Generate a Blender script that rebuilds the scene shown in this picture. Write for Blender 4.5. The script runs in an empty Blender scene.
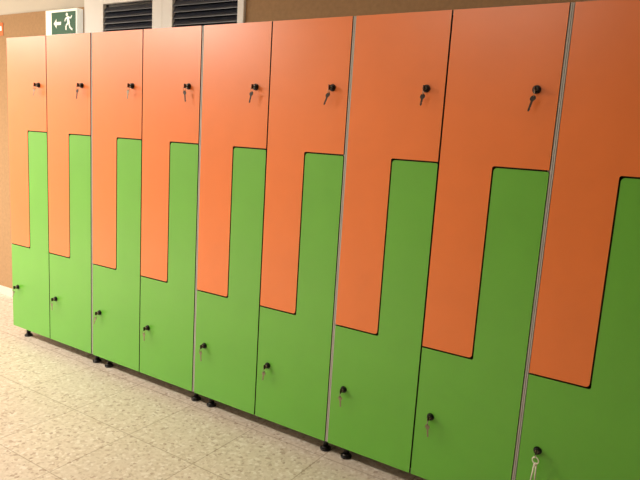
import bpy, bmesh, math, random
from mathutils import Vector, Matrix
from math import sin, cos, pi, radians
random.seed(4)
C=bpy.context.collection
# ---------------------------------------------------------------- materials
def srgb(r,g,b):
    f=lambda c:(c/255/12.92) if c/255<=0.04045 else ((c/255+0.055)/1.055)**2.4
    return (f(r),f(g),f(b),1)
def mat(name,col,rough=.5,metal=0,spec=.5,noise=None,bump=None,emis=None,coat=0):
    m=bpy.data.materials.new(name); m.use_nodes=True
    nt=m.node_tree; b=nt.nodes["Principled BSDF"]
    b.inputs["Base Color"].default_value=col
    b.inputs["Roughness"].default_value=rough
    b.inputs["Metallic"].default_value=metal
    b.inputs["Specular IOR Level"].default_value=spec
    b.inputs["Coat Weight"].default_value=coat
    tc=nt.nodes.new("ShaderNodeTexCoord")
    if noise:
        sc,amt=noise
        n=nt.nodes.new("ShaderNodeTexNoise"); n.inputs["Scale"].default_value=sc; n.inputs["Detail"].default_value=6
        nt.links.new(tc.outputs["Object"],n.inputs["Vector"])
        r=nt.nodes.new("ShaderNodeValToRGB")
        r.color_ramp.elements[0].position=.3; r.color_ramp.elements[1].position=.7
        r.color_ramp.elements[0].color=tuple(c*(1-amt) for c in col[:3])+(1,)
        r.color_ramp.elements[1].color=tuple(min(1,c*(1+amt)) for c in col[:3])+(1,)
        nt.links.new(n.outputs["Fac"],r.inputs["Fac"]); nt.links.new(r.outputs["Color"],b.inputs["Base Color"])
    if bump:
        sc,st=bump
        n2=nt.nodes.new("ShaderNodeTexNoise"); n2.inputs["Scale"].default_value=sc; n2.inputs["Detail"].default_value=3
        nt.links.new(tc.outputs["Object"],n2.inputs["Vector"])
        bp=nt.nodes.new("ShaderNodeBump"); bp.inputs["Strength"].default_value=st; bp.inputs["Distance"].default_value=.002
        nt.links.new(n2.outputs["Fac"],bp.inputs["Height"]); nt.links.new(bp.outputs["Normal"],b.inputs["Normal"])
    if emis:
        b.inputs["Emission Color"].default_value=emis[0]; b.inputs["Emission Strength"].default_value=emis[1]
    return m
M_OR=mat("orange_laminate",srgb(232,121,52),.34,spec=.9,noise=(6,.03),bump=(350,.08))
M_GR=mat("green_laminate",srgb(98,176,52),.34,spec=.9,noise=(6,.03),bump=(350,.08))
M_EDGE=mat("black_phenolic_edge",srgb(20,14,12),.5)
M_CARC=mat("grey_melamine",srgb(205,202,198),.45,noise=(8,.03))
M_BLK=mat("black_plastic",srgb(18,16,16),.4)
M_STEEL=mat("steel",srgb(150,140,125),.35,metal=1)
M_DKKEY=mat("dark_key_plastic",srgb(45,30,24),.4)
M_WHITE=mat("white_tag",srgb(225,220,205),.6)
M_WALL=mat("cream_paint",srgb(212,206,195),.8,noise=(3,.03),bump=(120,.1))
M_WALL2=mat("taupe_bounce_cut",srgb(140,130,118),.8,noise=(3,.03),bump=(120,.1))  # for the unseen front and right walls, darkened to cut bounce light
M_CORK=mat("brown_cork",srgb(172,137,100),.85,noise=(45,.08),bump=(160,.4))
M_FRAME=mat("window_frame_white",srgb(240,237,234),.45,noise=(5,.02))
M_LOUV=mat("louvre_dark",srgb(46,50,62),.35,noise=(9,.08))
M_NIGHT=mat("dark_glass",srgb(14,15,20),.15)
M_BASE=mat("baseboard_pale",srgb(222,214,204),.5,noise=(8,.04))
M_CEIL=mat("ceiling_paint",srgb(228,222,212),.85,noise=(2,.02))
M_SIGNW=mat("sign_white",srgb(240,242,228),.5,emis=((1,1,.92,1),.35))
M_SIGNG=mat("sign_green",srgb(22,92,62),.5)
M_SIGNO=mat("sign_orange",srgb(232,110,36),.5)
M_LAMP=mat("lamp_diffuser",srgb(250,245,235),.5,emis=((1,.9,.78,1),6))
M_HOUS=mat("lamp_housing",srgb(225,225,222),.4)
def floor_mat():
    m=bpy.data.materials.new("terrazzo_tiles"); m.use_nodes=True; nt=m.node_tree; L=nt.links
    b=nt.nodes["Principled BSDF"]; N=nt.nodes.new
    tc=N("ShaderNodeTexCoord")
    v=N("ShaderNodeTexVoronoi"); v.inputs["Scale"].default_value=80; L.new(tc.outputs["Object"],v.inputs["Vector"])
    sep=N("ShaderNodeSeparateColor"); L.new(v.outputs["Color"],sep.inputs["Color"])
    r=N("ShaderNodeValToRGB"); cr=r.color_ramp; cr.interpolation='CONSTANT'
    cr.elements[0].position=0; cr.elements[0].color=srgb(209,198,183)
    cr.elements[1].position=.45; cr.elements[1].color=srgb(215,205,191)
    for p,c in ((.70,srgb(202,189,173)),(.86,srgb(223,215,204)),(.95,srgb(180,163,147))):
        e=cr.elements.new(p); e.color=c
    L.new(sep.outputs[0],r.inputs["Fac"])
    n=N("ShaderNodeTexNoise"); n.inputs["Scale"].default_value=50; n.inputs["Detail"].default_value=5; L.new(tc.outputs["Object"],n.inputs["Vector"])
    r2=N("ShaderNodeValToRGB"); r2.color_ramp.elements[0].position=.36; r2.color_ramp.elements[0].color=(.74,.70,.66,1)
    r2.color_ramp.elements[1].position=.44; r2.color_ramp.elements[1].color=(1,1,1,1); L.new(n.outputs["Fac"],r2.inputs["Fac"])
    mx=N("ShaderNodeMix"); mx.data_type='RGBA'; mx.blend_type='MULTIPLY'; mx.inputs[0].default_value=.8
    L.new(r.outputs["Color"],mx.inputs[6]); L.new(r2.outputs["Color"],mx.inputs[7])
    br=N("ShaderNodeTexBrick"); br.offset=0; br.squash=1
    br.inputs["Scale"].default_value=1; br.inputs["Brick Width"].default_value=.4; br.inputs["Row Height"].default_value=.4
    br.inputs["Mortar Size"].default_value=.003; br.inputs["Mortar Smooth"].default_value=.3
    br.inputs["Color1"].default_value=(1,1,1,1); br.inputs["Color2"].default_value=(.96,.96,.96,1); br.inputs["Mortar"].default_value=(.66,.62,.57,1)
    L.new(tc.outputs["Object"],br.inputs["Vector"])
    mx2=N("ShaderNodeMix"); mx2.data_type='RGBA'; mx2.blend_type='MULTIPLY'; mx2.inputs[0].default_value=1
    L.new(mx.outputs[2],mx2.inputs[6]); L.new(br.outputs["Color"],mx2.inputs[7])
    L.new(mx2.outputs[2],b.inputs["Base Color"])
    b.inputs["Roughness"].default_value=.4
    return m
M_FLOOR=floor_mat()
# ---------------------------------------------------------------- mesh helpers
class MB:
    def __init__(s): s.bm=bmesh.new(); s.mats=[]
    def mi(s,m):
        if m not in s.mats: s.mats.append(m)
        return s.mats.index(m)
    def box(s,x0,x1,y0,y1,z0,z1,m,bev=0):
        vs=[s.bm.verts.new((x,y,z)) for x in (x0,x1) for y in (y0,y1) for z in (z0,z1)]
        i=s.mi(m); fs=[]
        for q in ((0,1,3,2),(4,6,7,5),(0,4,5,1),(2,3,7,6),(0,2,6,4),(1,5,7,3)):
            f=s.bm.faces.new([vs[k] for k in q]); f.material_index=i; fs.append(f)
        if bev:
            es=list({e for f in fs for e in f.edges})
            r=bmesh.ops.bevel(s.bm,geom=es,offset=bev,segments=2,affect='EDGES',profile=.5)
            for f in r["faces"]: f.material_index=i
    def cyl(s,p,axis,r,l,m,n=24,r2=None,smooth=True):
        i=s.mi(m); q=Vector((0,0,1)).rotation_difference(Vector(axis).normalized()).to_matrix().to_4x4()
        before=set(s.bm.faces)
        bmesh.ops.create_cone(s.bm,cap_ends=True,segments=n,radius1=r,radius2=r if r2 is None else r2,depth=l,
            matrix=Matrix.Translation(Vector(p))@q@Matrix.Translation((0,0,l/2)))
        for f in set(s.bm.faces)-before:
            f.material_index=i; f.smooth=smooth and len(f.verts)==4
    def torus(s,p,nrm,R,r,m,n=20,k=8):
        i=s.mi(m); q=Vector((0,0,1)).rotation_difference(Vector(nrm).normalized()); p=Vector(p); g=[]
        for a in range(n):
            t=2*pi*a/n; ring=[]
            for b in range(k):
                u=2*pi*b/k
                ring.append(s.bm.verts.new(p+q@Vector(((R+r*cos(u))*cos(t),(R+r*cos(u))*sin(t),r*sin(u)))))
            g.append(ring)
        for a in range(n):
            for b in range(k):
                f=s.bm.faces.new((g[a][b],g[(a+1)%n][b],g[(a+1)%n][(b+1)%k],g[a][(b+1)%k])); f.material_index=i; f.smooth=True
    def prism(s,pts,fn,d,mf,me):
        A=[s.bm.verts.new(fn(a,b,0)) for a,b in pts]; B=[s.bm.verts.new(fn(a,b,d)) for a,b in pts]
        f=s.bm.faces.new(A); f.material_index=s.mi(mf)
        f=s.bm.faces.new(B[::-1]); f.material_index=s.mi(mf)
        n=len(pts)
        for k in range(n):
            f=s.bm.faces.new((A[k],B[k],B[(k+1)%n],A[(k+1)%n])); f.material_index=s.mi(me)
    def obj(s,name,loc=(0,0,0),parent=None):
        bmesh.ops.recalc_face_normals(s.bm,faces=s.bm.faces)
        me=bpy.data.meshes.new(name); s.bm.to_mesh(me); s.bm.free()
        for m in s.mats: me.materials.append(m)
        o=bpy.data.objects.new(name,me); o.location=loc; C.objects.link(o)
        if parent: o.parent=parent
        return o
def empty(name,loc):
    e=bpy.data.objects.new(name,None); e.location=loc; e.empty_display_size=.1; C.objects.link(e); return e
def rounded(pts,radii,seg=6):
    out=[]; n=len(pts)
    for i,p in enumerate(pts):
        r=radii[i]; p=Vector(p)
        if r<=0: out.append(tuple(p)); continue
        a=(Vector(pts[i-1])-p).normalized(); b=(Vector(pts[(i+1)%n])-p).normalized()
        c=p+(a+b)*r
        for k in range(seg+1):
            t=k/seg*pi/2
            out.append(tuple(c-b*r*cos(t)-a*r*sin(t)))
    return out
# ---------------------------------------------------------------- lockers
W=.3974; G=.012; H=1.8; Z0=.075; ZT=1.2567; ZB=.5436; S=.2041
TH=.012; gp=.003
def lock(e,x,z,kind,name):
    b=MB()
    b.cyl((x,0,z),(0,-1,0),.0145,.003,M_BLK); b.cyl((x,-.003,z),(0,-1,0),.0125,.010,M_BLK,r2=.0105)
    b.cyl((x,-.013,z),(0,-1,0),.0065,.002,M_STEEL)
    b.box(x-.0012,x+.0012,-.022,-.014,z-.004,z+.004,M_STEEL)
    b.box(x-.002,x+.002,-.032,-.020,z-.010,z+.010,M_DKKEY,bev=.0015)
    ry=-.028
    b.torus((x,ry,z-.014),(1,.25,0),.011,.0012,M_STEEL)
    dx=random.uniform(-.022,.010)
    L=random.uniform(.038,.050)
    mk=M_STEEL if (kind=='lo' or random.random()<.4) else M_DKKEY
    if kind!='tag':
        top=z-.022
        def fn(p,q,t): return (x+dx*(-q/.05)+p, ry-.001+t, top+q)
        pts=[(.0095*cos(t),-.009+.0095*sin(t)) for t in [(-.32*pi)+k*(1.64*pi)/14 for k in range(15)]]
        pts+=[(-.0035,-.020),(-.0035,-L),(0,-L-.004),(.0035,-L),(.0035,-L+.006),(.0018,-L+.008),(.0035,-L+.011),(.0035,-.020)]
        b.prism(pts,fn,.002,mk,mk)
    else:
        b.torus((x+.002,ry,z-.026),(.3,1,0),.012,.0022,M_WHITE)
        for (ax,bx,l) in ((-.002,-.008,.075),(.004,.006,.06)):
            p=Vector((x+.002+ax,ry,z-.037)); q=Vector((x+.002+bx,ry,z-.037-l))
            b.cyl(p,q-p,.0028,(q-p).length,M_WHITE,n=8)
        b.cyl((x+.003,ry,z-.044),(0,0,1),.0055,.009,M_WHITE,n=10)
    return b.obj(name,parent=e)
def column(e,c,x0,tag=False):
    l=x0+gp/2+(.0018 if c else .0008); r=x0+W-gp/2-(.0008 if c else .0018); s=x0+S; RC=.013
    zb,zt=ZB,ZT
    org=[(l,H),(l,zb),(s-gp,zb),(s-gp,zt+gp),(r,zt+gp),(r,H)]
    po=rounded(org,[0,.0,RC,.008,.0,0])
    grn=[(l,0),(r,0),(r,zt-gp),(s+gp,zt-gp),(s+gp,zb-gp*2),(l,zb-gp*2)]
    pg=rounded(grn,[0,0,.006,RC,.008,0])
    for nm,pts,m in (("upper_door",po,M_OR),("lower_door",pg,M_GR)):
        b=MB(); b.prism(pts,lambda p,q,t:(p,t,q),TH,m,M_EDGE)
        b.obj("%s_%d"%(nm,c+1),parent=e)
    lock(e,x0+.3228,1.5248,'up',"upper_lock_%d"%(c+1))
    lock(e,x0+.0645,.2664,'tag' if tag else 'lo',"lower_lock_%d"%(c+1))
for u in range(6):
    e=empty("locker_cabinet",(u*(2*W+G),0,Z0))
    D=.435; w=2*W
    b=MB(); t=.016; ov=.0052
    b.box(-ov,t-ov,TH+.001,D,0,H,M_CARC); b.box(-ov,-.0012,.005,TH+.001,0,H,M_CARC)
    b.box(w-t+ov,w+ov,TH+.001,D,0,H,M_CARC); b.box(w+.0002,w+ov,.0035,TH+.001,0,H,M_CARC)
    b.box(t-ov,w-t+ov,TH+.004,D,0,t,M_CARC); b.box(t-ov,w-t+ov,TH+.004,D,H-t,H,M_CARC)
    b.box(t-ov,w-t+ov,D-.006,D,t,H-t,M_CARC)
    b.obj("carcass",parent=e)
    b=MB(); b.box(W-.02,W+.02,TH+.002,D-.006,t,H-t,M_EDGE)  # black backing added behind the door gaps so they look deep in shade
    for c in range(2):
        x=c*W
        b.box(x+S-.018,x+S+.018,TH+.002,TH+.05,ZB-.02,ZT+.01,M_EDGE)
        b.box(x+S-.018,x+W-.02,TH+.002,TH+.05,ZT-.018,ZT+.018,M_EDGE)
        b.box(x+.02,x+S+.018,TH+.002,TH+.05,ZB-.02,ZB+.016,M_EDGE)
    b.obj("gap_shade_backing",parent=e)
    for c in range(2): column(e,c,c*W,tag=(u==4 and c==0))
    k=0
    for fx in (.065,w-.032):
        for fy in (.065,D-.06):
            k+=1; b=MB()
            b.cyl((fx,fy,-Z0),(0,0,1),.025,.008,M_BLK); b.cyl((fx,fy,-Z0+.008),(0,0,1),.022,.01,M_BLK,r2=.014)
            b.cyl((fx,fy,-Z0+.018),(0,0,1),.013,Z0-.026,M_BLK); b.cyl((fx,fy,-.012),(0,0,1),.026,.012,M_BLK)
            b.obj("foot_%d"%k,parent=e)
# ---------------------------------------------------------------- room
X0,X1,Y0,Y1,ZC=-4.5,7.5,-4.2,.5,2.65
def slab(name,x0,x1,y0,y1,z0,z1,m):
    b=MB(); b.box(x0,x1,y0,y1,z0,z1,m); return b.obj(name)
slab("floor",X0,X1,Y0,Y1,-.1,0,M_FLOOR)
slab("ceiling",X0,X1,Y0,Y1,ZC,ZC+.1,M_CEIL)
slab("wall_back",X0,X1,Y1,Y1+.15,0,ZC,M_WALL)
slab("wall_left",X0-.15,X0,Y0,Y1,0,ZC,M_WALL)
slab("wall_right",X1,X1+.15,Y0,Y1,0,ZC,M_WALL2)
slab("wall_front",X0,X1,Y0-.15,Y0,0,ZC,M_WALL2)
b=MB(); yb=Y1-.012
b.box(X0,.10,yb,Y1,.07,2.15,M_CORK); b.box(.10,1.45,yb,Y1,.07,1.5,M_CORK); b.box(1.45,X1,yb,Y1,.07,2.6,M_CORK)
b.obj("trim_1")
b=MB(); b.box(X0,X1,Y1-.02,Y1,0,.07,M_BASE,bev=.003); b.obj("baseboard_back")
def window(name,x0,x1,z0,z1,fl,fr,ft):
    e=empty(name,(x0,Y1,z0)); w=x1-x0; h=z1-z0
    b=MB(); d=-.03
    b.box(0,fl,d,-.001,0,h,M_FRAME,bev=.003); b.box(w-fr,w,d,-.001,0,h,M_FRAME,bev=.003)
    b.box(fl,w-fr,d,-.001,h-ft,h,M_FRAME,bev=.003); b.box(fl,w-fr,d-.004,-.001,0,.05,M_FRAME,bev=.003)
    b.obj("frame",parent=e)
    b=MB(); b.box(fl,w-fr,-.006,-.001,.05,h-ft,M_NIGHT); b.obj("pane",parent=e)
    b=MB(); z=.06
    while z<h-ft-.02:
        v=[(fl+.002,-.027,z),(w-fr-.002,-.027,z),(w-fr-.002,-.008,z+.03),(fl+.002,-.008,z+.03)]
        A=[b.bm.verts.new(p) for p in v]; B=[b.bm.verts.new((p[0],p[1],p[2]+.004)) for p in v]
        i=b.mi(M_LOUV)
        for q in ((A[0],A[1],A[2],A[3]),(B[3],B[2],B[1],B[0]),(A[0],B[0],B[1],A[1]),(A[2],B[2],B[3],A[3]),(A[1],B[1],B[2],A[2]),(A[3],B[3],B[0],A[0])):
            f=b.bm.faces.new(q); f.material_index=i
        z+=.036
    b.obj("louvres",parent=e)
window("window_1",.10,.825,1.5,2.19,.19,.085,.04)
window("window_2",.825,1.45,1.5,2.19,.085,.045,.04)
e=empty("exit_sign",(-.27,Y1-.013,1.955)); 
b=MB(); w,h=.34,.18
b.box(0,w,-.05,0,0,h,M_SIGNW,bev=.004); b.obj("housing",parent=e)
b=MB(); F=lambda p,q,t:(p,-.0515+t,q)
b.prism([(.07,.02),(w-.012,.02),(w-.012,h-.018),(.07,h-.018)],F,.001,M_SIGNG,M_SIGNG); b.obj("green_face",parent=e)
b=MB(); F2=lambda p,q,t:(p,-.0528+t,q)
b.prism([(.095,.09),(.125,.12),(.125,.10),(.175,.10),(.175,.08),(.125,.08),(.125,.06)],F2,.001,M_SIGNW,M_SIGNW)
def limb(pts,wd):
    for (a,c) in zip(pts[:-1],pts[1:]):
        a=Vector(a);c=Vector(c);d=(c-a).normalized();n=Vector((-d.y,d.x))*wd/2
        b.prism([tuple(a+n),tuple(a-n),tuple(c-n),tuple(c+n)],F2,.001,M_SIGNW,M_SIGNW)
cx=.25
b.prism([(cx-.012+.011*cos(t),.143+.011*sin(t)) for t in [2*pi*k/12 for k in range(12)]],F2,.001,M_SIGNW,M_SIGNW)
limb([(cx-.005,.13),(cx+.008,.085)],.024)
limb([(cx,.09),(cx-.022,.072),(cx-.022,.045)],.012); limb([(cx+.008,.09),(cx+.02,.06),(cx+.045,.045)],.012)
limb([(cx,.125),(cx-.028,.118),(cx-.034,.1)],.009); limb([(cx,.125),(cx+.03,.12),(cx+.04,.135)],.009)
b.obj("pictogram",parent=e)
b=MB(); b.box(-.06,.06,-.004,0,-.045,.045,M_SIGNO); b.box(-.045,.045,-.005,-.004,-.012,.02,M_SIGNW); b.obj("wall_notice",loc=(-.93,Y1-.013,2.05))
def lampfix(x,y,pw,lx=1.2,ly=.3,drop=0):
    e=empty("ceiling_light",(x,y,ZC-drop))
    b=MB(); b.box(-lx/2-.02,lx/2+.02,-ly/2-.02,ly/2+.02,-.07,0,M_HOUS,bev=.004)
    b.obj("housing",parent=e)
    b=MB(); b.box(-lx/2,lx/2,-ly/2,ly/2,-.078,-.0705,M_LAMP); b.obj("diffuser",parent=e)
    l=bpy.data.lights.new("tube",'AREA'); l.shape='RECTANGLE'; l.size=lx; l.size_y=ly; l.energy=pw; l.color=(1,.92,.80)
    o=bpy.data.objects.new("tube",l); o.location=(0,0,-.085); C.objects.link(o); o.parent=e
lampfix(-.6,-2.1,132); lampfix(2.3,-2.1,15); lampfix(-3.2,-2.1,190)
w=bpy.data.worlds.new("world"); bpy.context.scene.world=w; w.use_nodes=True
w.node_tree.nodes["Background"].inputs[0].default_value=(.9,.85,.8,1); w.node_tree.nodes["Background"].inputs[1].default_value=.1
# ---------------------------------------------------------------- camera
cam=bpy.data.objects.new("camera",bpy.data.cameras.new("camera")); C.objects.link(cam)
cam.data.sensor_width=36; cam.data.sensor_fit='HORIZONTAL'; cam.data.lens=600*36/640
cam.matrix_world=Matrix.Translation((3.6565,-2.1349,1.3178+Z0))@Matrix.Rotation(.5599,4,'Z')@Matrix.Rotation(pi/2-.1670,4,'X')@Matrix.Rotation(.0619,4,'Z')
cam.data.clip_start=.02
bpy.context.scene.camera=cam
sc=bpy.context.scene
sc.view_settings.view_transform='Standard'; sc.view_settings.look='None'; sc.view_settings.exposure=0
